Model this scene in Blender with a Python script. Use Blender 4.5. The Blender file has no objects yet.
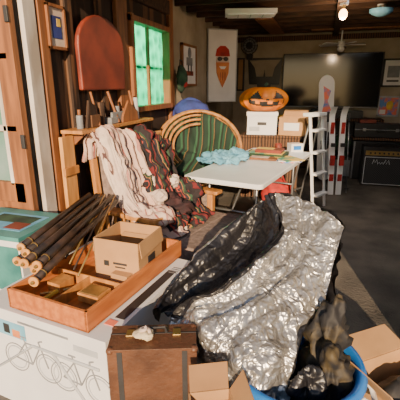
import bpy, bmesh, math, random
from mathutils import Vector, Matrix, noise, Euler
random.seed(4)
A0=math.radians(17.5)
CA,SA=math.cos(A0),math.sin(A0)
def W(r,f,z=0.0):   # site survey frame -> room frame
    return Vector((r*CA-f*SA, r*SA+f*CA, z))

# ---------------------------------------------------------------- materials
def mat(name,c1,c2=None,scale=8,rough=.7,metal=0,bump=0,kind='noise',st=(1,1,1),band='X',detail=5,lo=.35,hi=.65,bscale=None,trans=0,rot=(0,0,0),stops=None,bd=.02):
    m=bpy.data.materials.new(name); m.use_nodes=True
    nt=m.node_tree; N=nt.nodes; L=nt.links
    bs=N['Principled BSDF']; bs.inputs['Roughness'].default_value=rough; bs.inputs['Metallic'].default_value=metal
    if c2 is None: c2=tuple(x*.8 for x in c1)
    tc=N.new('ShaderNodeTexCoord'); mp=N.new('ShaderNodeMapping'); mp.inputs['Scale'].default_value=st; mp.inputs['Rotation'].default_value=rot
    L.new(tc.outputs['Object'],mp.inputs['Vector'])
    if kind=='noise':
        t=N.new('ShaderNodeTexNoise'); t.inputs['Scale'].default_value=scale; t.inputs['Detail'].default_value=detail; out=t.outputs['Fac']
    elif kind=='wave':
        t=N.new('ShaderNodeTexWave'); t.inputs['Scale'].default_value=scale; t.inputs['Distortion'].default_value=4; t.inputs['Detail'].default_value=4; out=t.outputs['Fac']
    elif kind=='stripe':
        t=N.new('ShaderNodeTexWave'); t.wave_profile='SAW'; t.bands_direction=band; t.inputs['Scale'].default_value=scale; t.inputs['Distortion'].default_value=.5; out=t.outputs['Fac']
    elif kind=='checker':
        t=N.new('ShaderNodeTexChecker'); t.inputs['Scale'].default_value=scale; out=t.outputs['Fac']
    elif kind=='voronoi':
        t=N.new('ShaderNodeTexVoronoi'); t.inputs['Scale'].default_value=scale; out=t.outputs['Distance']
    L.new(mp.outputs['Vector'],t.inputs['Vector'])
    cr=N.new('ShaderNodeValToRGB'); cr.color_ramp.elements[0].position=lo; cr.color_ramp.elements[1].position=hi
    cr.color_ramp.elements[0].color=(*c2,1); cr.color_ramp.elements[1].color=(*c1,1)
    if stops:
        cr.color_ramp.interpolation='CONSTANT'
        cr.color_ramp.elements[0].position=0; cr.color_ramp.elements[0].color=(*stops[0][1],1)
        cr.color_ramp.elements[1].position=stops[-1][0]; cr.color_ramp.elements[1].color=(*stops[-1][1],1)
        for p,c in stops[1:-1]:
            e=cr.color_ramp.elements.new(p); e.color=(*c,1)
    L.new(out,cr.inputs['Fac']); L.new(cr.outputs['Color'],bs.inputs['Base Color'])
    if bump:
        b=N.new('ShaderNodeBump'); b.inputs['Strength'].default_value=bump; b.inputs['Distance'].default_value=bd
        if bscale:
            t2=N.new('ShaderNodeTexNoise'); t2.inputs['Scale'].default_value=bscale; t2.inputs['Detail'].default_value=6
            L.new(tc.outputs['Object'],t2.inputs['Vector']); L.new(t2.outputs['Fac'],b.inputs['Height'])
        else: L.new(out,b.inputs['Height'])
        L.new(b.outputs['Normal'],bs.inputs['Normal'])
    if trans:
        tr=N.new('ShaderNodeBsdfTranslucent'); L.new(cr.outputs['Color'],tr.inputs['Color'])
        mx=N.new('ShaderNodeMixShader'); mx.inputs[0].default_value=trans
        L.new(bs.outputs[0],mx.inputs[1]); L.new(tr.outputs[0],mx.inputs[2]); L.new(mx.outputs[0],N['Material Output'].inputs['Surface'])
    return m
def tarp_mat(name,c1,c2,rough,metal,bs1,strength):
    m=mat(name,c1,c2,scale=4,rough=rough,metal=metal)
    nt=m.node_tree;N=nt.nodes;L=nt.links
    tc=N.new('ShaderNodeTexCoord')
    nz=N.new('ShaderNodeTexNoise'); nz.inputs['Scale'].default_value=7; nz.inputs['Detail'].default_value=3
    L.new(tc.outputs['Object'],nz.inputs['Vector'])
    mv=N.new('ShaderNodeMixRGB'); mv.inputs[0].default_value=.25; L.new(tc.outputs['Object'],mv.inputs[1]); L.new(nz.outputs['Color'],mv.inputs[2])
    v=N.new('ShaderNodeTexVoronoi'); v.feature='F1'; v.inputs['Scale'].default_value=bs1; L.new(mv.outputs[0],v.inputs['Vector'])
    v2=N.new('ShaderNodeTexVoronoi'); v2.feature='F1'; v2.inputs['Scale'].default_value=bs1*2.6; L.new(mv.outputs[0],v2.inputs['Vector'])
    ad=N.new('ShaderNodeMath'); ad.operation='MULTIPLY_ADD'; ad.inputs[1].default_value=.5
    L.new(v2.outputs['Distance'],ad.inputs[0]); L.new(v.outputs['Distance'],ad.inputs[2])
    b=N.new('ShaderNodeBump'); b.inputs['Strength'].default_value=strength; b.inputs['Distance'].default_value=.02; L.new(ad.outputs[0],b.inputs['Height'])
    L.new(b.outputs['Normal'],N['Principled BSDF'].inputs['Normal'])
    return m
M={}
M['floor']=mat('asphalt',(.20,.175,.145),(.055,.05,.045),scale=2.5,rough=.7,bump=.5,bscale=40,detail=10,lo=.3,hi=.75)
M['dark_wood']=mat('dark_wood',(.13,.06,.028),(.03,.015,.009),scale=2,rough=.8,kind='wave',st=(4,4,.4),bump=.2)
M['rafter']=mat('rafter_wood',(.085,.04,.02),(.025,.013,.008),scale=4,rough=.85,st=(1,6,6),bump=.2)
M['deck']=mat('roof_deck',(.12,.055,.026),(.025,.014,.009),scale=2.2,rough=.9,kind='wave',st=(.5,3,1))
M['brown']=mat('brown_wood',(.30,.115,.038),(.16,.06,.022),scale=6,rough=.6,st=(5,5,.5))
M['oak']=mat('oak',(.55,.25,.07),(.34,.14,.036),scale=6,rough=.45,st=(4,4,.8))
M['pine']=mat('pine',(.66,.34,.11),(.46,.21,.06),scale=6,rough=.5,st=(6,6,.6))
M['tray']=mat('tray_wood',(.56,.19,.05),(.38,.11,.026),scale=4,rough=.45,st=(8,1,8))
M['drywall']=mat('drywall',(.42,.36,.275),(.28,.235,.17),scale=2.5,rough=.9,detail=8)
M['white']=mat('white_plastic',(.82,.83,.84),(.74,.75,.77),scale=4,rough=.4)
M['wpaint']=mat('white_paint',(.76,.73,.68),(.42,.36,.30),scale=6,rough=.6,st=(1,1,.3))
M['wcard']=mat('white_card',(.74,.74,.75),(.64,.64,.66),scale=3,rough=.6)
M['card']=mat('cardboard',(.48,.27,.12),(.38,.21,.09),scale=5,rough=.85)
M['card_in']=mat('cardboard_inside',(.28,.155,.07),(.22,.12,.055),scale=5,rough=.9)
M['ink']=mat('ink',(.03,.03,.035),(.02,.02,.02),rough=.6)
M['grey']=mat('grey_print',(.24,.25,.27),(.17,.18,.2),rough=.6)
M['lgrey']=mat('light_grey',(.45,.47,.5),(.36,.38,.41),rough=.6)
M['black']=mat('black_plastic',(.018,.018,.02),(.01,.01,.012),rough=.4)
M['screen']=mat('tv_screen',(.008,.009,.012),(.004,.005,.007),rough=.12)
M['green_cloth']=mat('green_curtain',(.01,.60,.24),(.004,.24,.10),scale=9,rough=.8,trans=.7,kind='voronoi',lo=.1,hi=.6)
M['glass']=mat('pane_glass',(.06,.22,.15),(.25,.33,.33),scale=2,rough=.1)
M['red']=mat('red_cloth',(.5,.03,.025),(.25,.015,.015),rough=.8)
M['redbrown']=mat('red_leather',(.24,.04,.02),(.13,.022,.013),scale=5,rough=.55)
M['navy']=mat('navy_cloth',(.03,.05,.26),(.018,.025,.12),scale=6,rough=.9)
M['dgreen']=mat('green_cushion',(.035,.085,.045),(.012,.03,.018),scale=9,rough=.9)
M['stripegreen']=mat('striped_green_cloth',kind='stripe',c1=(0,0,0),scale=2.2,st=(1,.35,.2),rough=.9,stops=[(0,(.010,.03,.02)),(.3,(.025,.085,.045)),(.45,(.010,.014,.010)),(.6,(.012,.05,.03)),(.8,(.16,.09,.03)),(.85,(.01,.02,.015))])
M['rattan']=mat('rattan',(.46,.22,.07),(.26,.11,.035),scale=18,rough=.5)
M['seat']=mat('taupe_upholstery',(.27,.20,.175),(.17,.125,.105),scale=30,rough=.95,bump=.3)
M['pink']=mat('striped_towel',kind='stripe',band='Y',c1=(0,0,0),scale=2.4,st=(.4,1,.3),rough=.95,stops=[(0,(.58,.40,.33)),(.30,(.30,.10,.085)),(.38,(.60,.46,.38)),(.68,(.40,.20,.17)),(.76,(.55,.38,.31)),(.93,(.10,.05,.05))])
M['cream']=mat('cream_towel',(.68,.57,.48),(.50,.37,.31),scale=5,rough=.95)
M['maroon']=mat('dark_striped_cloth',kind='stripe',band='Y',c1=(0,0,0),scale=3.0,st=(.4,1,.5),rough=.9,stops=[(0,(.02,.015,.018)),(.25,(.13,.015,.018)),(.42,(.014,.012,.016)),(.58,(.34,.05,.03)),(.65,(.02,.02,.03)),(.8,(.34,.14,.04)),(.85,(.03,.07,.04))])
M['darkcloth']=mat('dark_cloth',(.06,.022,.025),(.012,.01,.014),scale=9,rough=.9)
M['bluecloth']=mat('blue_cloth',(.20,.46,.62),(.09,.29,.44),scale=6,rough=.9)
M['orange']=mat('pumpkin_orange',(.85,.27,.015),(.65,.16,.01),scale=4,rough=.5)
M['metal']=mat('grey_metal',(.35,.36,.38),(.25,.26,.28),rough=.35,metal=.8)
M['silver']=tarp_mat('silver_tarp',(.47,.46,.44),(.35,.34,.33),.30,.72,13,.8)
M['tarp_black']=tarp_mat('tarp_black',(.018,.018,.022),(.008,.008,.010),.36,0,10,.55)
M['tub']=mat('blue_plastic',(.02,.20,.62),(.015,.14,.5),rough=.35)
M['camo']=mat('dark_camo',(.065,.048,.022),(.010,.010,.012),scale=11,rough=.7,lo=.48,hi=.62)
M['suitcase']=mat('brown_leather',(.13,.055,.028),(.06,.025,.014),scale=7,rough=.5,bump=.2,bscale=60)
M['brass']=mat('brass',(.5,.34,.12),(.35,.23,.08),rough=.35,metal=.8)
M['stone']=mat('stone',(.62,.54,.38),(.42,.34,.22),scale=12,rough=.8)
M['rod']=mat('rod_wrap',(.045,.026,.017),(.012,.009,.008),scale=14,rough=.4)
M['teal']=mat('teal_print',(.08,.30,.28),(.03,.15,.15),scale=5,rough=.5)
M['skin_print']=mat('orange_print',(.7,.25,.08),(.5,.15,.05),rough=.7)
M['multi']=mat('multi_print',(.75,.5,.1),(.08,.3,.2),scale=9,rough=.5,lo=.45,hi=.55)
M['multi2']=mat('poster_print',(.8,.2,.12),(.1,.25,.6),scale=7,rough=.5,lo=.45,hi=.55)
M['grille']=mat('grille_cloth',(.05,.05,.052),(.015,.015,.017),scale=60,rough=.9,kind='checker')
M['yellow']=mat('yellow_paint',(.8,.55,.08),(.6,.4,.05),rough=.6)

# ---------------------------------------------------------------- builder
class B:
    def __init__(s,name): s.bm=bmesh.new(); s.ms=[]; s.name=name; s.T=Matrix()
    def mi(s,m):
        m=M[m] if isinstance(m,str) else m
        if m not in s.ms: s.ms.append(m)
        return s.ms.index(m)
    def fin(s,vs,m,sm=False):
        i=s.mi(m); fs=set()
        for v in vs:
            v.co=s.T@v.co
            for f in v.link_faces: fs.add(f)
        for f in fs: f.material_index=i; f.smooth=sm
        return vs
    def box(s,c,d,m,rot=(0,0,0)):
        r=bmesh.ops.create_cube(s.bm,size=1)['verts']
        X=Matrix.Translation(c)@Euler(rot).to_matrix().to_4x4()@Matrix.Diagonal((*d,1))
        for v in r: v.co=X@v.co
        return s.fin(r,m)
    def cyl(s,p0,p1,r0,r1,m,seg=16,sm=True):
        p0=Vector(p0);p1=Vector(p1);d=p1-p0
        r=bmesh.ops.create_cone(s.bm,cap_ends=True,segments=seg,radius1=r0,radius2=r1,depth=d.length)['verts']
        X=Matrix.Translation((p0+p1)/2)@d.to_track_quat('Z','Y').to_matrix().to_4x4()
        for v in r: v.co=X@v.co
        s.fin(r,m,sm)
        for v in r:
            for f in v.link_faces:
                if len(f.verts)>4: f.smooth=False
        return r
    def sph(s,c,d,m,rot=(0,0,0),seg=24,amp=0,fr=5,fine=0):
        r=bmesh.ops.create_uvsphere(s.bm,u_segments=seg,v_segments=seg//2,radius=1)['verts']
        X=Matrix.Translation(c)@Euler(rot).to_matrix().to_4x4()@Matrix.Diagonal((*d,1))
        for v in r:
            n=v.co.normalized()
            v.co=X@v.co
            if amp:
                q=noise.noise(v.co*fr)
                q2=abs(noise.noise(v.co*fr*2.3+Vector((3,1,7))))
                v.co+=(n*(q*amp-q2*amp*1.2))
        return s.fin(r,m,True)
    def tube(s,pts,r,m,seg=8,closed=False):
        pts=[Vector(p) for p in pts]; n=len(pts); rings=[]
        for i,p in enumerate(pts):
            a=pts[(i-1)%n] if (closed or i>0) else p
            b=pts[(i+1)%n] if (closed or i<n-1) else p
            q=(b-a).normalized().to_track_quat('Z','Y')
            rr=r[i] if isinstance(r,(list,tuple)) else r
            rings.append([s.bm.verts.new(p+q@Vector((math.cos(2*math.pi*k/seg)*rr,math.sin(2*math.pi*k/seg)*rr,0))) for k in range(seg)])
        N=n if closed else n-1
        for i in range(N):
            A=rings[i];C=rings[(i+1)%n]
            off=min(range(seg),key=lambda k:(A[0].co-C[k].co).length)
            for k in range(seg):
                s.bm.faces.new((A[k],A[(k+1)%seg],C[(k+1+off)%seg],C[(k+off)%seg]))
        if not closed:
            s.bm.faces.new(rings[0][::-1]); s.bm.faces.new(rings[-1])
        vs=[v for R in rings for v in R]
        return s.fin(vs,m,True)
    def prism(s,pts,t,X,m,sm=False):
        a=[s.bm.verts.new(X@Vector((p[0],p[1],0))) for p in pts]
        b=[s.bm.verts.new(X@Vector((p[0],p[1],t))) for p in pts]
        s.bm.faces.new(a[::-1]); s.bm.faces.new(b); n=len(a)
        for i in range(n): s.bm.faces.new((a[i],a[(i+1)%n],b[(i+1)%n],b[i]))
        return s.fin(a+b,m,sm)
    def lathe(s,prof,c,m,seg=40):
        rings=[]
        for (r,z) in prof:
            rings.append([s.bm.verts.new(Vector((c[0]+r*math.cos(2*math.pi*k/seg),c[1]+r*math.sin(2*math.pi*k/seg),c[2]+z))) for k in range(seg)])
        for A,C in zip(rings,rings[1:]):
            for k in range(seg): s.bm.faces.new((A[k],A[(k+1)%seg],C[(k+1)%seg],C[k]))
        return s.fin([v for R in rings for v in R],m,True)
    def sheet(s,ctrl,nu,nv,amp,fr,m,ridge=.6,seed=0,mf=None,fold=0,ff=(2,9),skew=0,jag=0,crink=0):
        def cr(p,t):
            n=len(p)-1; x=t*n; i=min(int(x),n-1); u=x-i
            p0=p[max(i-1,0)];p1=p[i];p2=p[i+1];p3=p[min(i+2,n)]
            return .5*((2*p1)+(p2-p0)*u+(2*p0-5*p1+4*p2-p3)*u*u+(3*p1-p0-3*p2+p3)*u**3)
        C=[[Vector(q) for q in row] for row in ctrl]
        g=[[cr(row,j/nv) for j in range(nv+1)] for row in C]
        P=[[cr([g[a][j] for a in range(len(g))],i/nu) for j in range(nv+1)] for i in range(nu+1)]
        V=[]
        for i in range(nu+1):
            R=[]
            for j in range(nv+1):
                a=P[min(i+1,nu)][j]-P[max(i-1,0)][j]; b=P[i][min(j+1,nv)]-P[i][max(j-1,0)]
                n=a.cross(b); n=n.normalized() if n.length>1e-9 else Vector((0,0,1))
                q=P[i][j]*fr+Vector((seed,seed*2,0))
                d=noise.noise(q)*amp+(0.25-abs(noise.noise(q*1.9+Vector((5,2,1)))))*amp*ridge*2+(0.2-abs(noise.noise(q*4.1)))*amp*ridge*.6
                if fold:
                    U,Vv=i/nu,j/nv
                    k=noise.noise(Vector((U*ff[0]+seed,(Vv+skew*U)*ff[1],seed*.7)))
                    k2=noise.noise(Vector((U*ff[0]*1.7+seed+9,(Vv-skew*U*.5)*ff[1]*2.3,seed*.7)))
                    d+=fold*((abs(k)-.25)*2+(abs(k2)-.2)*.8)
                if crink:
                    w=noise.noise_vector(P[i][j]*6)*.05
                    dd,_=noise.voronoi((P[i][j]+w)*13+Vector((seed,0,0)))
                    d2,_=noise.voronoi((P[i][j]+w)*27+Vector((0,seed,0)))
                    d+=crink*(dd[1]-dd[0])+crink*.45*(d2[1]-d2[0])
                e=Vector((0,0,0))
                if jag:
                    e=noise.noise_vector(P[i][j]*14+Vector((seed,0,0)))*jag*.6+noise.noise_vector(P[i][j]*5+Vector((seed,0,4)))*jag*1.3
                R.append(s.bm.verts.new(P[i][j]+n*d+e))
            V.append(R)
        fl=[]
        for i in range(nu):
            for j in range(nv):
                fl.append((s.bm.faces.new((V[i][j],V[i][j+1],V[i+1][j+1],V[i+1][j])),i/nu,j/nv))
        s.fin([v for R in V for v in R],m,True)
        if mf:
            for f,a,b in fl:
                q=mf(a,b)
                if q: f.material_index=s.mi(q)
        return V
    def done(s,loc=(0,0,0),rz=0,bev=0,sol=0,name=None,parent=None):
        me=bpy.data.meshes.new(s.name); bmesh.ops.recalc_face_normals(s.bm,faces=s.bm.faces) if not sol else None
        s.bm.to_mesh(me); s.bm.free()
        for m in s.ms: me.materials.append(m)
        o=bpy.data.objects.new(name or s.name,me); bpy.context.collection.objects.link(o)
        o.location=loc; o.rotation_euler=(0,0,math.radians(rz))
        if sol:
            k=o.modifiers.new('s','SOLIDIFY'); k.thickness=sol
        if bev:
            k=o.modifiers.new('b','BEVEL'); k.width=bev; k.segments=2; k.limit_method='ANGLE'; k.angle_limit=math.radians(50)
        if parent: o.parent=parent
        return o
TX=lambda x,y,z:Matrix.Translation((x,y,z))
RX=lambda a:Matrix.Rotation(math.radians(a),4,'X')
RY=lambda a:Matrix.Rotation(math.radians(a),4,'Y')
RZ=lambda a:Matrix.Rotation(math.radians(a),4,'Z')

# ---------------------------------------------------------------- room shell
b=B('floor'); b.box((-.8,2.5,-.05),(9,11.4,.1),'floor'); b.done()
b=B('wall_back'); b.box((.7,8.06,1.3),(5.2,.12,2.6),'drywall'); b.done()
b=B('wall_right'); b.box((3.26,4.95,1.3),(.12,6.1,2.6),'drywall'); b.done()
b=B('wall_left_drywall'); b.box((-1.86,6.25,1.3),(.12,3.5,2.6),'drywall'); b.done()
b=B('wall_left')
b.box((-1.86,2.81,1.3),(.12,1.22,2.6),'dark_wood')
b.box((-1.86,4.43,1.3),(.12,.14,2.6),'dark_wood')
b.box((-1.86,3.89,.65),(.12,.94,1.30),'dark_wood')
b.box((-1.86,3.89,2.38),(.12,.94,.44),'dark_wood')
b.done(bev=.004)
b=B('trim_3')
for y in (2.24,2.52,2.95,3.30,4.48):
    b.box((-1.78,y,1.3),(.04,{3.30:.2,4.48:.12}.get(y,.08),2.6),'brown' if y>3 or y<2.3 else 'dark_wood')
b.box((-1.77,3.3,2.38),(.05,2.2,.14),'rafter')
b.done(bev=.004)
b=B('wall_front_left'); b.box((-2.7,2.16,1.3),(1.7,.1,2.6),'drywall'); b.done()
b=B('wall_front_right'); b.box((2.0,1.95,1.3),(2.6,.1,2.6),'drywall'); b.done()
b=B('trim_header'); b.box((-.55,1.95,2.48),(2.5,.12,.24),'wpaint'); b.done(bev=.005)
b=B('ceiling'); b.box((.7,4.98,2.63),(5.3,6.3,.05),'deck'); b.done()
b=B('ceiling_rafters')
y=2.2
while y<8:
    b.box((.7,y,2.53),(5.0,.05,.15),'rafter'); y+=.42
b.box((.1,5.1,2.43),(.09,5.6,.06),'rafter')
b.box((1.3,6.3,2.435),(.2,1.2,.02),'brown')
b.box((-.9,6.7,2.44),(.25,1.7,.02),'brown')
b.box((.5,7.3,2.44),(1.6,.2,.02),'brown')
b.done()
b=B('trim_1'); b.box((-1.783,2.125,1.25),(.035,.11,2.5),'wpaint'); b.done(bev=.004)
b=B('trim_2'); b.box((.7,7.97,2.40),(5,.05,.09),'dark_wood'); b.done(bev=.004)

# carriage door leaf swung open
b=B('door_1')
for x,w in ((-1.875,.13),(-2.35,.07),(-2.85,.1)): b.box((x,2.02,1.15),(w,.05,2.3),'brown')
for z,h in ((.08,.16),(.85,.14),(1.28,.04),(1.72,.04),(2.22,.16)): b.box((-2.36,2.02,z),(1.0,.05,h),'brown' if h>.05 else 'wpaint')
b.box((-2.36,2.03,.46),(.94,.02,.7),'brown')
b.box((-2.36,2.035,1.55),(.94,.01,1.3),'glass')
b.box((-1.955,2.02,1.55),(.03,.05,1.3),'wpaint')
b.box((-2.15,2.02,1.55),(.03,.05,1.3),'wpaint')
for z in (.4,1.2,1.95): b.box((-1.82,1.99,z),(.03,.012,.09),'ink')
b.done(bev=.004)
# window with green curtain
b=B('window_1')
for y in (3.44,4.36): b.box((-1.80,y,1.73),(.14,.06,.9),'brown')
for z in (1.32,2.14): b.box((-1.80,3.9,z),(.16,.98,.05),'brown')
b.box((-1.80,3.89,1.73),(.03,.03,.8),'brown'); b.box((-1.86,3.89,1.73),(.03,.85,.03),'wpaint')
rows=[[(-1.825+.012*math.sin(j*1.9),3.46+j*.0435,z) for j in range(21)] for z in (2.12,1.9,1.6,1.34)]
b.sheet(rows,16,120,.01,6,'green_cloth')
b.done()

# ---------------------------------------------------------------- far wall
b=B('television')
b.box((.08,7.93,1.63),(1.78,.05,.98),'black'); b.box((.08,7.903,1.635),(1.74,.006,.94),'screen')
b.box((.08,7.9,1.143),(1.78,.012,.012),'metal'); b.box((.08,7.9,1.12),(.4,.1,.05),'black'); b.box((.08,7.84,1.105),(.6,.22,.02),'black')
b.done(bev=.004)
b=B('media_console')
b.box((.1,7.72,.94),(1.9,.44,.04),'dark_wood'); b.box((.1,7.72,.06),(1.9,.44,.06),'dark_wood')
for x in (-.83,-.2,.4,1.03): b.box((x,7.72,.5),(.04,.42,.86),'dark_wood')
b.box((.1,7.92,.5),(1.86,.02,.86),'black')
for x in (-.52,.1,.72): b.box((x,7.72,.48),(.55,.4,.02),'dark_wood'); b.box((x,7.7,.58),(.42,.3,.12),'black'); b.box((x,7.69,.2),(.4,.3,.2),'redbrown')
b.box((.1,7.73,1.03),(1.2,.3,.13),'black')
b.done(bev=.004)
b=B('metal_wall_art')
pts=[(-.3,0),(-.34,.5),(-.2,.32),(-.16,.15),(-.02,.15),(.0,.28),(.02,.15),(.16,.15),(.2,.32),(.34,.5),(.3,0),(.14,0),(.12,-.12),(-.12,-.12),(-.14,0)]
b.prism(pts,.02,TX(-1.17,7.98,1.56)@RX(90),'black'); b.prism([(-.34,.46),(.34,.46),(.34,.5),(-.34,.5)],.02,TX(-1.17,7.98,1.56)@RX(90),'black')
b.done()
def picture(name,c,w,h,face,fm,pm,extra=None,fw=.03,rz=None):
    b=B(name)
    b.box((0,0,0),(w,.02,h),pm)
    for sx in (-1,1): b.box((sx*(w/2),-.005,0),(fw,.035,h+fw),fm)
    for sz in (-1,1): b.box((0,-.005,sz*(h/2)),(w+fw,.035,fw),fm)
    if extra: extra(b)
    return b.done(c,rz if rz is not None else (0 if face=='back' else 90),bev=.002)
picture('narrow_poster',(-1.65,7.97,1.75),.12,.6,'back','ink','card')
picture('band_poster',(1.16,7.97,1.76),.34,.46,'back','ink','wcard',lambda b:(b.box((0,-.012,.02),(.2,.004,.2),'grey'),b.box((0,-.012,-.14),(.2,.004,.03),'ink')))
picture('cartoon_poster',(1.15,7.97,1.17),.34,.34,'back','lgrey','multi2',lambda b:(b.sph((.02,-.02,.02),(.06,.01,.08),'yellow'),b.box((-.09,-.013,-.1),(.1,.004,.08),'wcard')))
b=B('wall_fan')
for R in (.16,.11,.06): b.tube([(R*math.cos(t*.3927),0,R*math.sin(t*.3927)) for t in range(16)],.008,'black',closed=True)
for i in range(12): b.tube([(.03*math.cos(i*.5236),-.02,.03*math.sin(i*.5236)),(.16*math.cos(i*.5236),0,.16*math.sin(i*.5236))],.004,'black')
b.cyl((0,-.03,0),(0,.1,0),.05,.05,'black'); b.cyl((0,.04,0),(0,.05,0),.14,.14,'grey')
b.box((0,.07,-.12),(.04,.04,.2),'black'); b.box((0,.1,-.2),(.12,.04,.1),'black')
b.done((-1.47,7.84,2.28))
b=B('ceiling_fan')
b.cyl((0,0,.0),(0,0,.08),.07,.05,'white'); b.cyl((0,0,.08),(0,0,.28),.012,.012,'white'); b.sph((0,0,-.04),(.06,.06,.05),'white')
for i in range(5):
    a=i*72+10; b.T=RZ(a)@RX(12); b.box((.06,0,.03),(.1,.03,.01),'metal'); b.box((.24,0,.03),(.3,.1,.01),'white')
b.T=Matrix(); b.done((.2,7.35,2.18),bev=.003)
b=B('fluorescent_panel'); b.box((0,0,0),(.62,.34,.05),'wcard'); b.box((0,0,-.03),(.56,.28,.02),'white')
for x in (-.15,0,.15): b.box((x,0,-.042),(.01,.28,.006),'lgrey')
p=W(.62,5.15); b.done((p.x,p.y,2.40),14,bev=.004)
bulbm=bpy.data.materials.new('bulb_glow'); bulbm.use_nodes=True
n=bulbm.node_tree.nodes['Principled BSDF']; n.inputs['Emission Color'].default_value=(1,.5,.16,1); n.inputs['Emission Strength'].default_value=14; n.inputs['Base Color'].default_value=(1,.8,.6,1)
M['bulb']=bulbm
b=B('light_bulb'); b.sph((0,0,0),(.045,.045,.055),'bulb'); b.cyl((0,0,.05),(0,0,.1),.018,.02,'brass'); b.cyl((0,0,.09),(0,0,.15),.045,.05,'wcard'); b.done((.12,4.83,2.29))
b=B('ceiling_lamp'); b.lathe([(.0,-.05),(.05,-.045),(.10,-.025),(.13,0),(.13,.03)],(0,0,0),'bluecloth'); b.cyl((0,0,.02),(0,0,.08),.05,.05,'white'); p=W(2.12,4.9); b.done((p.x,p.y,2.37))

# ---------------------------------------------------------------- left wall decor
b=B('wall_plaque')
pts=[(-.33,-.27),(.33,-.27),(.34,.05)]+[(.34*math.cos(math.radians(t)),.05+.24*math.sin(math.radians(t))) for t in range(15,180,15)]+[(-.34,.05)]
b.prism(pts,.04,RZ(90)@RX(90),'redbrown'); b.done((-1.755,2.88,1.78),bev=.012)
picture('small_framed_print',(-1.765,2.36,1.92),.17,.26,'left','brown','cream',lambda b:(b.box((0,-.012,.0),(.1,.004,.14),'navy'),b.box((.02,-.014,.03),(.04,.004,.05),'yellow')),fw=.02)
def fig(b):
    b.box((0,-.012,.05),(.24,.004,.1),'grey'); b.sph((0,-.015,.16),(.07,.005,.07),'grey'); b.box((0,-.012,-.1),(.3,.004,.06),'redbrown'); b.box((-.05,-.012,-.03),(.04,.004,.12),'ink'); b.box((.07,-.012,-.04),(.04,.004,.14),'ink')
picture('framed_picture',(-1.78,5.14,1.80),.55,.5,'left','brown','wcard',fig)
b=B('portrait_panel')
b.box((0,0,0),(.46,.03,1.06),'wcard')
for sx in (-1,1): b.box((sx*.235,0,0),(.015,.05,1.09),'lgrey')
for sz in (-1,1): b.box((0,0,sz*.535),(.48,.05,.015),'lgrey')
b.sph((0,-.016,.08),(.11,.012,.15),'cream')
b.prism([(-.11,.06),(.11,.06),(.10,-.1),(.06,-.2),(0,-.32),(-.06,-.2),(-.10,-.1)],.01,TX(0,-.02,0)@RX(90),'skin_print')
b.prism([(-.12,.15),(.12,.15),(.10,.25),(.04,.30),(-.04,.30),(-.10,.25)],.012,TX(0,-.02,0)@RX(90),'red')
for x in (-.05,.05): b.sph((x,-.032,.11),(.042,.006,.032),'ink')
b.box((0,-.03,.12),(.05,.005,.01),'ink'); b.prism([(-.06,.0),(.06,.0),(.03,-.04),(-.03,-.04)],.006,TX(0,-.03,0)@RX(90),'wcard')
for x in (-.04,0,.04): b.box((x,-.033,-.15),(.008,.004,.12),'redbrown')
b.done((-1.58,6.17,1.83),35,bev=.003)
b=B('hanging_bag'); b.sph((0,0,0),(.07,.12,.17),'dgreen',amp=.03); b.tube([(0,-.06,.12),(0,-.03,.22),(0,.03,.22),(0,.06,.12)],.008,'ink'); b.sph((.05,.0,-.06),(.03,.05,.04),'red'); b.done((-1.70,4.62,1.62))
b=B('wall_shelf')
b.box((-1.675,2.9,1.23),(.18,1.2,.025),'oak'); b.box((-1.745,2.9,1.17),(.02,1.2,.1),'brown')
for y in (2.4,3.4): b.prism([(0,0),(.14,0),(0,-.12)],.02,TX(-1.75,y,1.217)@RX(90),'brown')
b.done(bev=.003)
b=B('shelf_clutter')
b.cyl((-1.68,2.42,1.243),(-1.68,2.42,1.34),.025,.025,'grey'); b.cyl((-1.68,2.42,1.34),(-1.68,2.42,1.38),.012,.012,'brown')
b.box((-1.68,2.56,1.29),(.1,.12,.09),'dark_wood'); b.cyl((-1.67,2.7,1.243),(-1.67,2.7,1.42),.02,.035,'dark_wood')
b.box((-1.68,2.84,1.27),(.1,.12,.05),'grey'); b.cyl((-1.68,2.95,1.243),(-1.68,2.95,1.38),.035,.03,'grey')
b.box((-1.68,3.1,1.30),(.09,.1,.11),'brown'); b.cyl((-1.67,3.3,1.243),(-1.67,3.3,1.44),.03,.02,'lgrey'); b.tube([(-1.63,3.2,1.25),(-1.70,3.24,1.5)],.012,'brown')
b.tube([(-1.63,2.6,1.25),(-1.71,2.63,1.5)],.01,'brown'); b.tube([(-1.63,2.9,1.25),(-1.71,2.88,1.5)],.012,'brown')
b.prism([(0,0),(.16,0),(.12,.16),(.05,.2)],.02,TX(-1.66,2.45,1.243)@RZ(90)@RX(90),'dark_wood')
b.prism([(0,0),(.3,0),(.28,.08),(.12,.18),(.02,.06)],.02,TX(-1.64,2.95,1.243)@RZ(90)@RX(90),'brown')
b.box((-1.65,2.97,1.29),(.02,.3,.09),'grey')
b.done(bev=.003)

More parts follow.
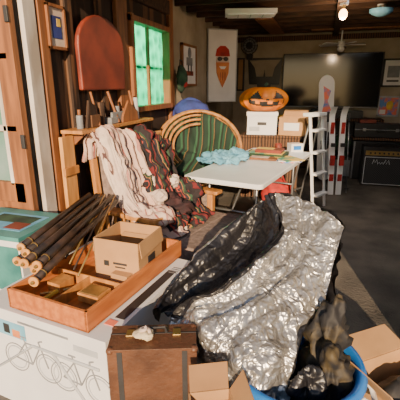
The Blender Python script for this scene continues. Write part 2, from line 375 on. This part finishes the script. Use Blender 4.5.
# ---------------------------------------------------------------- recliner with clothes
CH=dict(loc=(-1.67,2.45,0),rz=-13.9)
b=B('wooden_recliner')
for y in (.03,.92):
    b.box((.56,y,.3),(.06,.06,.6),'oak'); b.box((.04,y,.3),(.06,.06,.6),'oak'); b.box((.31,y,.625),(.68,.11,.035),'oak'); b.box((.3,y,.14),(.5,.04,.08),'oak')
    if y<.5:
        for i in range(5): b.box((.14+i*.085,y,.39),(.03,.02,.44),'oak')
    else: b.box((.31,y,.38),(.46,.04,.44),'seat')
b.box((.57,.475,.25),(.03,.85,.12),'oak'); b.box((.04,.475,.25),(.03,.85,.12),'oak')
b.T=TX(.08,.475,.42)@RY(-5)
b.box((-.02,-.42,.35),(.04,.06,.72),'oak'); b.box((-.02,.42,.35),(.04,.06,.72),'oak'); b.box((-.02,0,.68),(.04,.9,.09),'oak')
for i in range(7): b.box((-.02,-.33+i*.11,.33),(.02,.04,.66),'oak')
b.box((.07,0,.33),(.13,.78,.6),'seat')
b.T=Matrix()
b.box((.42,.475,.38),(.66,.80,.16),'seat')
b.box((.90,.50,.39),(.32,.84,.13),'seat'); b.box((1.03,.50,.22),(.07,.84,.34),'seat'); b.box((.88,.91,.22),(.30,.05,.34),'seat'); b.box((.9,.5,.03),(.3,.7,.05),'dark_wood')
b.done(**CH,bev=.022)
def rowc(y,dx=0,dz=0,xe=.62,ze=.52): return [(-.03+dx,y,.98+dz),(.02+dx,y,1.17+dz),(.13+dx,y,1.14+dz),(.24+dx,y,.90+dz),(.32+dx,y,.70+dz),(.45,y,.58),(xe,y,ze),(xe+.07,y,ze-.05)]
b=B('draped_towel')
b.sheet([rowc(-.02,.0,.02,.5),rowc(.1,.05,.05,.6),rowc(.24,.02,.02,.66),rowc(.36,.06,.03,.6)],70,90,.03,6,'pink',seed=2,fold=.035,ff=(9,2),jag=.008)
b.sheet([[(.03,.02,1.1),(.11,.0,1.16),(.21,-.02,.94),(.31,-.02,.74),(.42,-.03,.66)],[(.02,.05,1.2),(.17,.05,1.24),(.28,.05,.98),(.37,.04,.78),(.48,.03,.66)],[(.02,.08,1.17),(.15,.08,1.22),(.27,.08,.99),(.37,.08,.76),(.50,.06,.62)]],40,60,.02,7,'cream',seed=5,fold=.02,ff=(6,2),jag=.006)
b.sph((.5,.12,.62),(.16,.15,.09),'pink',amp=.06,fr=7,seg=48)
b.done(**CH,sol=.008)
b=B('pile_of_clothes')
b.sheet([rowc(.36,.07,.0,.6),rowc(.48,.1,.03,.66),rowc(.64,.05,-.04,.62),rowc(.78,.05,-.12,.6)],80,100,.045,6,'maroon',seed=9,fold=.045,ff=(8,3),jag=.012)
b.sph((.50,.45,.60),(.15,.2,.12),'darkcloth',amp=.09,fr=6,seg=56)
b.sph((.44,.68,.64),(.2,.14,.16),'maroon',amp=.08,fr=6,seg=56)
b.sph((.60,.30,.56),(.12,.15,.08),'maroon',amp=.07,fr=7,seg=48)
b.sph((.30,.42,.84),(.10,.15,.13),'maroon',amp=.07,fr=7,seg=48)
b.sph((.38,.57,.77),(.08,.06,.05),'cream',amp=.05,fr=9,seg=32)
b.sph((.42,.32,.70),(.10,.06,.07),'cream',amp=.05,fr=9,seg=32)
b.sph((.18,.62,1.06),(.10,.16,.08),'maroon',amp=.06,fr=8,seg=40)
b.done(**CH)
b=B('wooden_plank'); b.box((0,0,.60),(.03,.13,1.20),'pine'); b.box((.02,0,.25),(.02,.16,.06),'oak'); b.box((.02,0,.95),(.02,.16,.06),'oak'); b.done((-1.73,2.31,0),-2,bev=.004)

# ---------------------------------------------------------------- papasan chair
b=B('papasan_chair')
R=.46
PT=TX(0,0,.885)@RZ(20)@RX(50)
b.T=PT
for k in (0,1): b.tube([((R+.01-.03*k)*math.cos(t/32*2*math.pi),(R+.01-.03*k)*math.sin(t/32*2*math.pi),.02-.04*k) for t in range(32)],.022,'rattan',closed=True)
b.tube([(.39*math.cos(t/32*2*math.pi),.39*math.sin(t/32*2*math.pi),-.12) for t in range(32)],.016,'rattan',closed=True)
b.tube([(.2*math.cos(t/24*2*math.pi),.2*math.sin(t/24*2*math.pi),-.25) for t in range(24)],.016,'rattan',closed=True)
for i in range(24):
    a=i/24*2*math.pi
    b.tube([(r*math.cos(a),r*math.sin(a),z) for r,z in ((.46,0),(.43,-.07),(.36,-.15),(.25,-.22),(.1,-.27))],.010,'rattan',seg=6)
prof=[(.0,-.16),(.13,-.14),(.25,-.08),(.34,-.01),(.40,.03),(.43,.01),(.43,-.04),(.36,-.12),(.2,-.21),(0,-.24)]
vs=b.lathe(prof,(0,0,0),'stripegreen',seg=72)
inv=PT.inverted()
for v in vs:
    q=inv@v.co; a=math.atan2(q.y,q.x); r=math.hypot(q.x,q.y)
    q.z+=.04*abs(math.sin(a*3+1))*min(r/.3,1)-noise.noise(q*6)*.06; v.co=PT@q
# curved slats following the rim on the left side
for k,(rad,zz) in enumerate(((.42,.085),(.375,.075),(.33,.055),(.285,.03))):
    b.tube([(rad*math.cos(math.radians(t)),rad*math.sin(math.radians(t)),zz) for t in range(85,226,10)],.015,'rattan' if k%2 else 'oak')
b.T=Matrix()
b.tube([(.24*math.cos(t/20*2*math.pi),.24*math.sin(t/20*2*math.pi),.02) for t in range(20)],.02,'dark_wood',closed=True)
b.tube([(.2*math.cos(t/20*2*math.pi),.2*math.sin(t/20*2*math.pi),.55) for t in range(20)],.02,'dark_wood',closed=True)
for i in range(10):
    a=i/10*2*math.pi; c=a+.6
    b.tube([(.24*math.cos(a),.24*math.sin(a),.02),(.14*math.cos((a+c)/2),.14*math.sin((a+c)/2),.3),(.2*math.cos(c),.2*math.sin(c),.55)],.012,'dark_wood')
b.done((-1.29,4.05,0))
b=B('blue_padded_chair')
b.sph((0,.0,1.16),(.24,.11,.25),'navy',amp=.02,fr=4); b.sph((0,-.04,1.25),(.22,.16,.13),'navy',amp=.03,fr=7); b.sph((0,-.10,.62),(.22,.2,.1),'navy')
b.box((0,.0,.8),(.06,.04,.4),'black')
b.cyl((0,-.08,.08),(0,-.08,.55),.03,.03,'black')
for i in range(5):
    a=i*1.2566; b.tube([(0,-.08,.12),(.2*math.cos(a),-.08+.2*math.sin(a),.05)],.018,'black'); b.sph((.2*math.cos(a),-.08+.2*math.sin(a),.025),(.025,.025,.025),'black',seg=10)
b.done((-1.55,4.54,0),16)

# ---------------------------------------------------------------- folding table
TB=dict(loc=(-.424,3.037,0),rz=-10.6)
b=B('folding_table')
def rr(w,h,r,cx,cy):
    o=[]
    for qx,qy,a in ((1,1,0),(-1,1,90),(-1,-1,180),(1,-1,270)):
        for k in range(6):
            t=math.radians(a+k*18); o.append((cx+qx*(w/2-r)+r*math.cos(t),cy+qy*(h/2-r)+r*math.sin(t)))
    return o
b.prism(rr(.76,1.83,.05,-.38,.915),.045,TX(0,0,.715),'white')
for x in (-.66,-.1): b.tube([(x,.12,.70),(x,1.7,.70)],.014,'metal')
for y,s in ((.28,1),(1.55,-1)):
    for x in (-.62,-.14): b.tube([(x,y,.70),(x,y-.02*s,.012)],.014,'metal')
    b.tube([(-.62,y-.018*s,.1),(-.14,y-.018*s,.1)],.012,'metal'); b.tube([(-.38,y,.4),(-.38,y+.35*s,.69)],.01,'metal'); b.tube([(-.62,y,.4),(-.14,y,.4)],.012,'metal')
b.done(**TB,bev=.008)
b=B('blue_towel')
p=W(.27,4.0)
b.sph((0,0,.03),(.26,.19,.06),'bluecloth',amp=.08,fr=10,seg=72)
b.sph((.13,.05,.06),(.13,.1,.06),'bluecloth',amp=.07,fr=12,seg=56)
b.sph((-.19,-.07,.02),(.13,.08,.04),'bluecloth',amp=.05,fr=12,seg=48)
b.done((p.x,p.y,.785),15)
b=B('board_game_boxes')
b.box((0,0,.02),(.46,.32,.04),'dgreen'); b.box((.0,.0,.0425),(.4,.26,.004),'multi'); b.box((.03,.02,.062),(.30,.22,.035),'redbrown'); b.box((-.02,.02,.081),(.2,.12,.003),'yellow')
b.box((.02,-.24,.012),(.3,.16,.02),'brown'); b.box((-.02,-.24,.024),(.2,.1,.004),'cream')
p=W(.78,4.40); b.done((p.x,p.y,.761),-5,bev=.003)
b=B('stack_of_magazines')
for i,(m,a) in enumerate((('multi2',.1),('wcard',-.2),('multi',.3))): b.box((.01*i,0,.004+i*.008),(.22,.28,.007),m,rot=(0,0,a))
p=W(.95,4.10); b.done((p.x,p.y,.761),20)
b=B('coffee_mug'); b.lathe([(0,0),(.036,0),(.04,.01),(.042,.09),(.038,.09),(.036,.015),(0,.012)],(0,0,0),'redbrown',seg=24); b.tube([(.04,0,.075),(.065,0,.07),(.068,0,.035),(.04,0,.02)],.006,'redbrown'); p=W(.98,4.75); b.done((p.x,p.y,.761),60)
b=B('small_paper_carton'); b.box((0,0,.05),(.16,.12,.10),'wcard'); b.box((0,-.061,.05),(.1,.002,.05),'tub'); b.box((0,0,.101),(.16,.03,.002),'card'); p=W(1.18,4.70); b.done((p.x,p.y,.761),30,bev=.003)

# ---------------------------------------------------------------- pumpkin on boxes
b=B('wooden_cabinet'); b.box((0,0,.44),(.78,.42,.84),'dark_wood'); b.box((0,0,.88),(.82,.46,.03),'dark_wood')
for x in (-.19,.19): b.box((x,-.215,.44),(.34,.01,.7),'dark_wood'); b.sph((x*.3,-.23,.5),(.012,.012,.012),'brass')
for x in (-.34,.34): b.box((x,0,.01),(.06,.36,.02),'dark_wood')
b.done((-.66,5.42,0),5,bev=.005)
def openbox(name,loc,rz,w,d,h,m='card',mi='card_in',flaps=(30,30,30,30),t=.006,extra=None,fl=.45,bev=.001):
    b=B(name)
    b.box((0,0,t/2),(w,d,t),m)
    for sx in (-1,1): b.box((sx*(w/2-t/2),0,h/2),(t,d,h),m)
    for sy in (-1,1): b.box((0,sy*(d/2-t/2),h/2),(w,t,h),m)
    for k,(ang,dx,dy) in enumerate(zip(flaps,(1,-1,0,0),(0,0,1,-1))):
        if ang is None: continue
        L=(w if dx else d)*fl
        wid=(d if dx else w)-.01
        b.T=TX(dx*w/2,dy*d/2,h)@RZ({(1,0):0,(-1,0):180,(0,1):90,(0,-1):-90}[(dx,dy)])@RY(-ang)
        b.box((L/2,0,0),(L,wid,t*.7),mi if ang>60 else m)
        b.T=Matrix()
    if extra: extra(b)
    return b.done(loc,rz,bev=bev)
b=B('white_storage_box'); b.box((0,0,.135),(.40,.3,.27),'wcard'); b.box((0,0,.28),(.42,.32,.05),'wcard'); b.box((0,-.152,.15),(.12,.004,.04),'ink'); b.box((-.1,-.152,.08),(.14,.004,.06),'lgrey'); b.done((-.80,5.40,.897),10,bev=.004)
b=B('jack_o_lantern')
nu,nv=96,48; R=[]
for i in range(nv+1):
    th=math.pi*i/nv; row=[]
    for j in range(nu):
        ph=2*math.pi*j/nu; k=1-.07*abs(math.sin(ph*7))
        r=math.sin(th)*k; z=math.cos(th)*(1-.15*math.exp(-(math.sin(th)*3)**2))
        row.append(b.bm.verts.new((r*math.cos(ph)*.34,r*math.sin(ph)*.26,z*.175)))
    R.append(row)
io=b.mi('orange'); ib=b.mi('ink'); iy=b.mi('yellow')
for i in range(nv):
    for j in range(nu):
        f=b.bm.faces.new((R[i][j],R[i][(j+1)%nu],R[i+1][(j+1)%nu],R[i+1][j])); f.smooth=True
        ph=math.degrees(2*math.pi*(j+.5)/nu)-270; z=math.cos(math.pi*(i+.5)/nv)
        f.material_index=io
        for ex in (-28,28):
            if .05<z<.6 and abs(ph-ex)<17*(1-(z-.05)/.55): f.material_index=ib
        if -.05<z<.12 and abs(ph)<6*(1-(z+.05)/.17): f.material_index=ib
        if abs(ph)<50 and -.5+.25*(ph/48)**2<z<-.15+.2*(ph/48)**2 and not (int((ph+60)/10)%3==0 and z>-.3): f.material_index=ib
bmesh.ops.remove_doubles(b.bm,verts=b.bm.verts,dist=1e-5)
b.tube([(0,0,.13),(.01,0,.18),(.04,0,.205)],[.03,.02,.024],'dgreen')
b.done((-.78,5.38,1.365),20)
openbox('moving_carton',(-.37,5.40,.897),-4,.34,.3,.24,'card',flaps=(-60,None,35,None),extra=lambda b:b.box((0,-.152,.12),(.2,.002,.1),'wcard'))

# ---------------------------------------------------------------- ladder, skis, snowboard, amp etc
b=B('step_ladder')
for x in (-.15,.15):
    b.box((x,0,.6),(.045,.02,1.2),'white',rot=(-.12,0,0)); b.tube([(x*.9,.30,.0+.012),(x*.8,.08,1.16)],.014,'metal')
for i in range(4): b.box((0,-.07+.035*i+.0,.2+i*.27),(.28,.09,.025),'white')
b.box((0,.09,1.2),(.34,.14,.04),'white')
b.tube([(-.13,.27,.2),(.13,.27,.2)],.01,'metal'); b.tube([(-.12,.2,.6),(.12,.2,.6)],.01,'metal')
p=W(1.50,4.78); b.done((p.x,p.y,.0),62,bev=.003)
b=B('pair_of_skis')
for x,m,tl in ((-.07,'white',-.03),(.04,'wcard',.02)):
    pts=[(x,0,.0),(x+tl*.3,.05,.4),(x+tl*.6,.12,.8),(x+tl,.18,1.08),(x+tl,.15,1.18),(x+tl,.09,1.25)]
    V=[[ (p[0]-.04,p[1],p[2]) ,(p[0]+.04,p[1],p[2])] for p in pts]
    b.sheet(V,30,2,0,1,m); b.sheet([[(q[0],q[1]+.012,q[2]) for q in r] for r in V],30,2,0,1,m)
    b.box((x+tl*.4,.03,.5),(.06,.05,.14),'red'); b.box((x+tl*.5,.05,.72),(.06,.04,.05),'ink'); b.box((x+tl*.2,.02,.25),(.06,.012,.1),'red'); b.box((x+tl*.8,.13,.95),(.05,.012,.16),'red')
for x in (-.17,.16): 
    b.tube([(x,.02,.02),(x*.9,.2,1.15)],.007,'metal'); b.cyl((x*.9,.185,1.03),(x*.9,.205,1.15),.016,.018,'ink'); b.cyl((x,.03,.08),(x,.032,.085),.04,.04,'ink')
p=W(1.98,5.35); b.done((p.x,p.y,.012),15)
b=B('snowboard')
o=[]
for k in range(13): t=math.pi*k/12; o.append((.12*math.cos(t),.70+.14*math.sin(t)))
for k in range(13): t=math.pi+math.pi*k/12; o.append((.12*math.cos(t),-.70+.14*math.sin(t)))
b.prism(o,.012,RX(90),'wcard'); b.prism([(-.08,.2),(.08,.3),(.02,.45),(.07,.6),(-.05,.68),(-.03,.45)],.003,TX(0,-.012,0)@RX(90),'multi2'); b.prism([(-.08,-.4),(.06,-.3),(.08,-.05),(-.04,0)],.003,TX(0,-.012,0)@RX(90),'ink'); b.box((0,-.03,.25),(.14,.03,.06),'ink'); b.box((0,-.03,-.2),(.14,.03,.06),'ink')
p=W(2.02,6.2); b.done((p.x,p.y,.86),15)
bpy.data.objects['snowboard'].rotation_euler[1]=-.06
b=B('guitar_amplifier')
b.box((0,0,.32),(.72,.30,.60),'black'); b.box((0,-.152,.25),(.64,.008,.42),'grille')
for z in (.035,.465): b.box((0,-.158,z),(.66,.008,.008),'wcard')
for x in (-.33,.33): b.box((x,-.158,.25),(.008,.008,.43),'wcard')
b.box((0,-.155,.53),(.66,.01,.07),'brass')
for i in range(9): b.cyl((-.26+i*.065,-.16,.53),(-.26+i*.065,-.18,.53),.014,.012,'ink',seg=12)
pts=[(-.22,-.165,.36),(-.2,-.165,.43),(-.18,-.165,.38),(-.16,-.165,.43),(-.14,-.165,.36),(-.12,-.165,.39),(-.1,-.165,.36),(-.08,-.165,.39),(-.06,-.165,.36),(-.03,-.165,.43),(-.02,-.165,.36),(.01,-.165,.43),(.03,-.165,.36)]
b.tube(pts,.004,'white')
for x in (-.34,.34):
    for z in (.04,.6): b.box((x,-.13,z),(.05,.05,.05),'ink')
    b.cyl((x*.8,0,0),(x*.8,0,.03),.02,.02,'ink')
b.tube([(-.12,0,.62),(-.1,0,.66),(.1,0,.66),(.12,0,.62)],.012,'ink')
p=W(2.97,6.0); b.done((p.x,p.y,0),2,bev=.006)
b=B('instrument_case'); b.box((0,0,.12),(.8,.26,.22),'black'); b.box((0,-.131,.13),(.8,.004,.012),'metal')
for x in (-.25,.25): b.box((x,-.135,.13),(.05,.01,.05),'metal')
b.tube([(-.07,-.14,.12),(-.05,-.17,.12),(.05,-.17,.12),(.07,-.14,.12)],.01,'ink'); b.box((-.2,0,.26),(.25,.2,.05),'redbrown')
p=W(3.0,6.42); b.done((p.x,p.y,.712),2,bev=.02)
b=B('storage_trunk'); b.box((0,0,.33),(.8,.3,.64),'black'); b.box((0,0,.69),(.82,.32,.04),'dark_wood')
for x in (-.38,.38): b.box((x,-.152,.33),(.03,.01,.64),'metal')
b.done((p.x,p.y,0),2,bev=.005)
b=B('red_bag'); b.sph((0,0,.2),(.2,.16,.2),'red',amp=.05,fr=6,seg=40); b.tube([(-.1,0,.35),(-.05,0,.47),(.05,0,.47),(.1,0,.35)],.012,'red'); b.sph((.18,.08,.12),(.12,.12,.12),'ink',amp=.04); p=W(.98,4.72); b.done((p.x,p.y,0.02))
b=B('guitar_case')
o=[(-.16,0),(.16,0),(.2,.12),(.17,.28),(.12,.34),(.15,.44),(.12,.52),(.05,.56),(.05,.98),(.07,1.12),(-.07,1.12),(-.05,.98),(-.05,.56),(-.12,.52),(-.15,.44),(-.12,.34),(-.17,.28),(-.2,.12)]
b.prism(o,.11,RX(80),'ink'); b.done((.0,6.95,.03),0,bev=.01)
b=B('speaker_cabinet'); b.box((0,0,.4),(.34,.3,.8),'ink'); b.cyl((0,-.14,.25),(0,-.155,.25),.13,.12,'grey'); b.cyl((0,-.14,.55),(0,-.155,.55),.08,.07,'lgrey'); b.sph((0,-.15,.25),(.05,.02,.05),'black'); b.done((-.55,6.9,0),5,bev=.005)
b=B('stack_of_games')
for i,(m,w) in enumerate((('redbrown',.4),('multi2',.36),('bluecloth',.38),('wcard',.3),('yellow',.33))): b.box((random.uniform(-.02,.02),0,.025+i*.05),(w,.26,.046),m)
b.done((-.55,6.9,.80),8,bev=.002)
b=B('plastic_tote'); b.box((0,0,.16),(.40,.32,.3),'grey'); b.box((0,0,.32),(.43,.35,.04),'ink'); b.done((.37,7.15,0),5,bev=.01)
b=B('green_backpack'); b.sph((0,0,.17),(.16,.12,.19),'dgreen',amp=.05,fr=7,seg=40); b.sph((0,-.11,.12),(.1,.04,.09),'ink',amp=.02); b.tube([(-.04,0,.33),(0,0,.4),(.04,0,.33)],.01,'ink'); b.done((.37,7.15,.355),5)

# ---------------------------------------------------------------- foreground: big white box
WB=dict(loc=(-.761,1.133,0),rz=-6.75)
b=B('bike_rack_box')
b.box((-.375,.41,.274),(.75,.82,.548),'wcard')
b.box((-.375,.41,.5495),(.004,.82,.003),'lgrey')
b.box((-.045,.41,.5495),(.05,.5,.002),'ink'); b.box((-.06,.12,.5495),(.05,.04,.003),'multi2')
for k in range(4): b.box((-.035,.7-.02*k,.5495),(.05,.008,.003),'grey')
b.box((-.55,-.001,.45),(.18,.003,.08),'bluecloth'); b.box((-.52,-.002,.435),(.05,.003,.04),'skin_print'); b.box((-.58,-.002,.45),(.04,.003,.05),'ink')
b.box((-.35,-.002,.505),(.3,.003,.010),'grey'); b.box((-.11,-.001,.47),(.13,.003,.03),'lgrey')
def ring(cx,cz,R,m='grey'): b.tube([(cx+R*math.cos(t/28*2*math.pi),-.001,cz+R*math.sin(t/28*2*math.pi)) for t in range(28)],.003,m,seg=6,closed=True)
for ox,oz in ((-.54,.30),(-.25,.29)):
    ring(ox,oz,.075); ring(ox+.20,oz,.075); ring(ox,oz,.06,'lgrey'); ring(ox+.20,oz,.06,'lgrey')
    for q in (((0,0),(.07,.1)),((.07,.1),(.16,.1)),((.16,.1),(.1,-.01)),((.1,-.01),(.06,.13)),((0,0),(.1,-.01)),((.20,0),(.155,.13)),((.155,.13),(.18,.14)),((.04,.13),(.08,.13))):
        b.tube([(ox+q[0][0],-.001,oz+q[0][1]),(ox+q[1][0],-.001,oz+q[1][1])],.004,'grey',seg=6)
b.tube([(-.68,-.003,.2),(-.42,-.003,.40),(-.04,-.003,.40)],.007,'lgrey'); b.tube([(-.3,-.003,.4),(-.14,-.003,.2)],.007,'lgrey')
b.done(**WB,bev=.003)
b=B('wooden_drawer')
w,d,h,t=.47,.84,.10,.016
b.box((-w/2,d/2,.006),(w,d,.012),'tray')
for x in (-t/2,-w+t/2): b.box((x,d/2,h/2),(t,d,h),'tray')
for y in (t/2,d-t/2): b.box((-w/2,y,h/2),(w-.002,t,h),'tray')
b.box((-w/2,.30,.04),(w-2*t,.01,.06),'oak'); b.box((-.24,.16,.04),(.01,.27,.06),'oak')
b.box((-.13,.2,.045),(.12,.1,.045),'oak'); b.box((-.13,.2,.068),(.1,.08,.004),'brass'); b.cyl((-.34,.08,.026),(-.34,.22,.026),.012,.012,'yellow'); b.cyl((-.40,.12,.022),(-.28,.24,.025),.008,.008,'brass')
b.box((-.36,.22,.04),(.08,.1,.05),'oak'); b.box((-.18,.08,.022),(.12,.04,.02),'ink'); b.box((-.1,.45,.05),(.1,.2,.06),'card')
b.done((-.857,1.16,.5515),-7.5,bev=.003)
def prt(b):
    b.box((-.06,-.1335,.10),(.03,.002,.03),'ink'); b.box((.02,-.1335,.105),(.08,.002,.012),'ink'); b.box((.02,-.1335,.085),(.06,.002,.008),'ink'); b.box((.1335,0,.1),(.002,.08,.05),'ink'); b.box((0,.1,.17),(.2,.03,.003),'card',rot=(.5,0,0))
openbox('cardboard_box',(-.94,1.70,.5645),-2,.265,.265,.23,flaps=(-82,-84,-80,None),extra=lambda b:(prt(b)),fl=.3)
b=B('bundle_of_rods')
for i in range(8):
    x0=-1.20-.038*i; z0=.685+(.04 if i%2 else 0)
    x1=-1.32-.03*i; z1=.77+(.035 if i%2 else 0)
    y0=1.27+.025*i+(.05 if i%3 else 0)
    a=Vector((x0,y0,z0)); e=Vector((x1,2.24,z1)); b.cyl(a,e,.021,.017,'rod',seg=12)
    dd=(e-a).normalized(); b.cyl(a-dd*.014,a,.025,.025,'pine',seg=14); b.cyl(a-dd*.026,a-dd*.012,.008,.01,'brass',seg=8); b.cyl(a+dd*.06,a+dd*.068,.0225,.0225,'brass',seg=14)
for i in range(4): b.tube([(-1.06-.06*i,1.40+.05*i,.665),(-1.30-.04*i,2.2,.83)],.005,'rod' if i%2 else 'brass')
b.done()
b=B('teal_storage_box'); b.box((-1.80,1.76,.36),(.52,.42,.72),'wcard'); b.box((-1.80,1.76,.73),(.53,.43,.025),'teal'); b.box((-1.78,1.547,.54),(.46,.004,.28),'teal'); b.box((-1.78,1.76,.744),(.36,.26,.003),'bluecloth'); b.box((-1.78,1.80,.745),(.3,.12,.003),'dgreen'); b.box((-1.68,1.7,.746),(.12,.1,.003),'redbrown'); b.box((-1.536,1.76,.5),(.004,.3,.3),'teal'); b.done(bev=.004)

# suitcase on a carton
p=W(-.18,1.25)
b=B('brown_suitcase')
b.box((0,0,.225),(.33,.15,.45),'suitcase'); b.box((0,.02,.225),(.333,.006,.453),'ink')
for x in (-.155,.155):
    for y in (-.065,.065): b.sph((x,y,.44),(.016,.016,.014),'suitcase',seg=12)
for x in (-.09,.09): b.box((x,.02,.4525),(.03,.04,.006),'brass')
for x in (-.12,.12): b.box((x,-.0755,.22),(.02,.003,.44),'ink')
b.tube([(-.05,.02,.452),(-.045,.02,.475),(.045,.02,.475),(.05,.02,.452)],.007,'ink')
b.done((p.x,p.y,.172),20,bev=.014)
b=B('carton'); b.box((0,0,.085),(.33,.2,.17),'card'); b.box((0,0,.171),(.33,.05,.002),'yellow'); b.done((p.x,p.y,0),20,bev=.003)
b=B('seashell'); b.sph((0,0,.02),(.045,.035,.02),'stone',amp=.012,fr=25,seg=32); b.tube([(.02*math.cos(t*.6)*(1-t/16),.02*math.sin(t*.6)*(1-t/16),.03+t*.0015) for t in range(14)],.007,'cream'); q=W(-.21,1.23); b.done((q.x+.0,q.y,.628))

# ---------------------------------------------------------------- tub, bag, tarp
q=W(.38,1.27)
b=B('blue_tub')
b.lathe([(0,.0),(.19,.0),(.20,.02),(.24,.46),(.262,.47),(.27,.49),(.262,.51),(.245,.512),(.232,.5),(.225,.46),(.188,.03),(0,.025)],(0,0,0),'tub',seg=56)
b.tube([(.25,-.07,.44),(.30,-.05,.40),(.31,0,.38),(.30,.05,.40),(.25,.07,.44)],.012,'wcard')
b.done((q.x,q.y,0),0)
b=B('camo_bag')
q2=W(.49,1.33)
b.sph((0,0,.46),(.09,.11,.31),'camo',amp=.07,fr=8,seg=64,rot=(0,.15,0)); b.sph((.03,-.12,.42),(.08,.08,.2),'camo',amp=.06,fr=9,seg=56); b.sph((-.06,-.18,.42),(.08,.05,.15),'tarp_black',amp=.05,fr=9,seg=56)
b.tube([(.02,.05,.68),(.07,-.02,.6),(.1,-.05,.45)],.008,'ink')
b.done((q2.x,q2.y,0),10)
b=B('silver_tarp')
def G(rows): return [[W(*p) for p in r] for r in rows]
main=[[(.325,1.75,1.06),(.456,1.75,1.04),(.574,1.70,.996),(.652,1.60,.934)],
[(.353,1.60,.90),(.432,1.57,.86),(.521,1.56,.88),(.592,1.50,.838)],
[(.107,1.45,.731),(.276,1.41,.745),(.413,1.41,.765),(.523,1.42,.715)],
[(-.123,1.45,.568),(.059,1.30,.653),(.248,1.24,.67),(.427,1.30,.63)],
[(-.063,1.36,.506),(.094,1.2,.577),(.226,1.15,.574),(.377,1.22,.514)],
[(.02,1.32,.40),(.12,1.17,.42),(.225,1.12,.40),(.35,1.18,.36)]]
b.sheet(G(main),190,140,.010,5,'silver',ridge=-.5,seed=1,fold=.030,ff=(1.8,4),skew=.7,jag=.014,crink=.016,mf=lambda a,c:'tarp_black' if (c>.92 and a>.6) or a>.975 or (c<.1 and a<.6) else None)
blk=[[(.26,1.88,.93),(.275,1.85,.963),(.310,1.82,.999),(.325,1.75,1.06)],
[(.09,1.84,.79),(.132,1.80,.835),(.273,1.80,.80),(.353,1.60,.90)],
[(-.05,1.74,.66),(-.01,1.70,.717),(.127,1.70,.69),(.219,1.5,.752)],
[(-.16,1.62,.58),(-.142,1.60,.646),(-.049,1.60,.59),(.107,1.45,.731)],
[(-.185,1.53,.50),(-.182,1.52,.589),(-.158,1.5,.566),(-.123,1.45,.568)]]
b.sheet(G(blk),140,100,.008,5,'tarp_black',ridge=-.5,seed=3,fold=.022,ff=(1.5,4),jag=.012,crink=.012,mf=lambda a,c:'silver' if (.10<c<.30 and a<.62) else None)
back=[[(.325,1.76,1.06),(.456,1.77,1.04),(.574,1.72,.996),(.652,1.62,.934)],
[(.32,1.85,.8),(.456,1.85,.8),(.60,1.78,.78),(.66,1.62,.76)],
[(.25,1.8,.5),(.42,1.75,.5),(.58,1.65,.5),(.60,1.5,.5)],
[(.2,1.75,.1),(.42,1.72,.1),(.58,1.62,.1),(.62,1.5,.1)]]
b.sheet(G(back),50,50,.03,6,'tarp_black',ridge=-.8,seed=8)
b.done()
p=W(.045,1.02); openbox('shipping_box',(p.x,p.y,0),26,.15,.16,.51,flaps=(60,None,72,-70),fl=.6)
p=W(.86,1.30); openbox('open_carton',(p.x,p.y,0),40,.36,.30,.38,flaps=(None,55,15,-30),fl=.45,extra=lambda b:(b.sph((0,0,.28),(.15,.12,.1),'ink',amp=.04),))

# ---------------------------------------------------------------- lights
def light(name,kind,loc,energy,color=(1,1,1),size=.1,rot=None,size_y=None):
    l=bpy.data.lights.new(name,kind); l.energy=energy; l.color=color
    if kind=='SUN': l.angle=math.radians(.6)
    elif kind=='AREA':
        l.size=size
        if size_y: l.shape='RECTANGLE'; l.size_y=size_y
    else: l.shadow_soft_size=size
    o=bpy.data.objects.new(name,l); bpy.context.collection.objects.link(o); o.location=loc
    if rot is not None: o.rotation_euler=rot
    return o
d=Vector((-.24,1,-.31))
light('sun','SUN',(0,-5,5),10.5,(1,.72,.44),rot=d.to_track_quat('-Z','Y').to_euler())
light('bulb_light','POINT',(.12,4.83,2.2),28,(1,.68,.40),.05)
light('fill_light','AREA',(.4,4.4,2.42),13,(.9,.95,1),1.2,rot=(0,0,0))  # added overhead fill to lift the interior, no fixture hangs here
light('window_daylight','AREA',(-2.6,3.9,1.9),70,(.8,1,.85),1.0,rot=(0,math.radians(-90),0))
w=bpy.data.worlds.new('world'); bpy.context.scene.world=w; w.use_nodes=True
bg=w.node_tree.nodes['Background']
sky=w.node_tree.nodes.new('ShaderNodeTexSky'); sky.sky_type='NISHITA'; sky.sun_disc=False; sky.sun_elevation=math.radians(25); sky.sun_rotation=math.radians(180)
w.node_tree.links.new(sky.outputs[0],bg.inputs[0]); bg.inputs[1].default_value=.14

cam=bpy.data.cameras.new('camera'); co=bpy.data.objects.new('camera',cam); bpy.context.collection.objects.link(co)
cam.sensor_width=36; cam.lens=36*380/400; cam.clip_start=.02
co.location=(0,0,1.55); co.rotation_euler=(math.radians(90-16.84),0,A0)
bpy.context.scene.camera=co
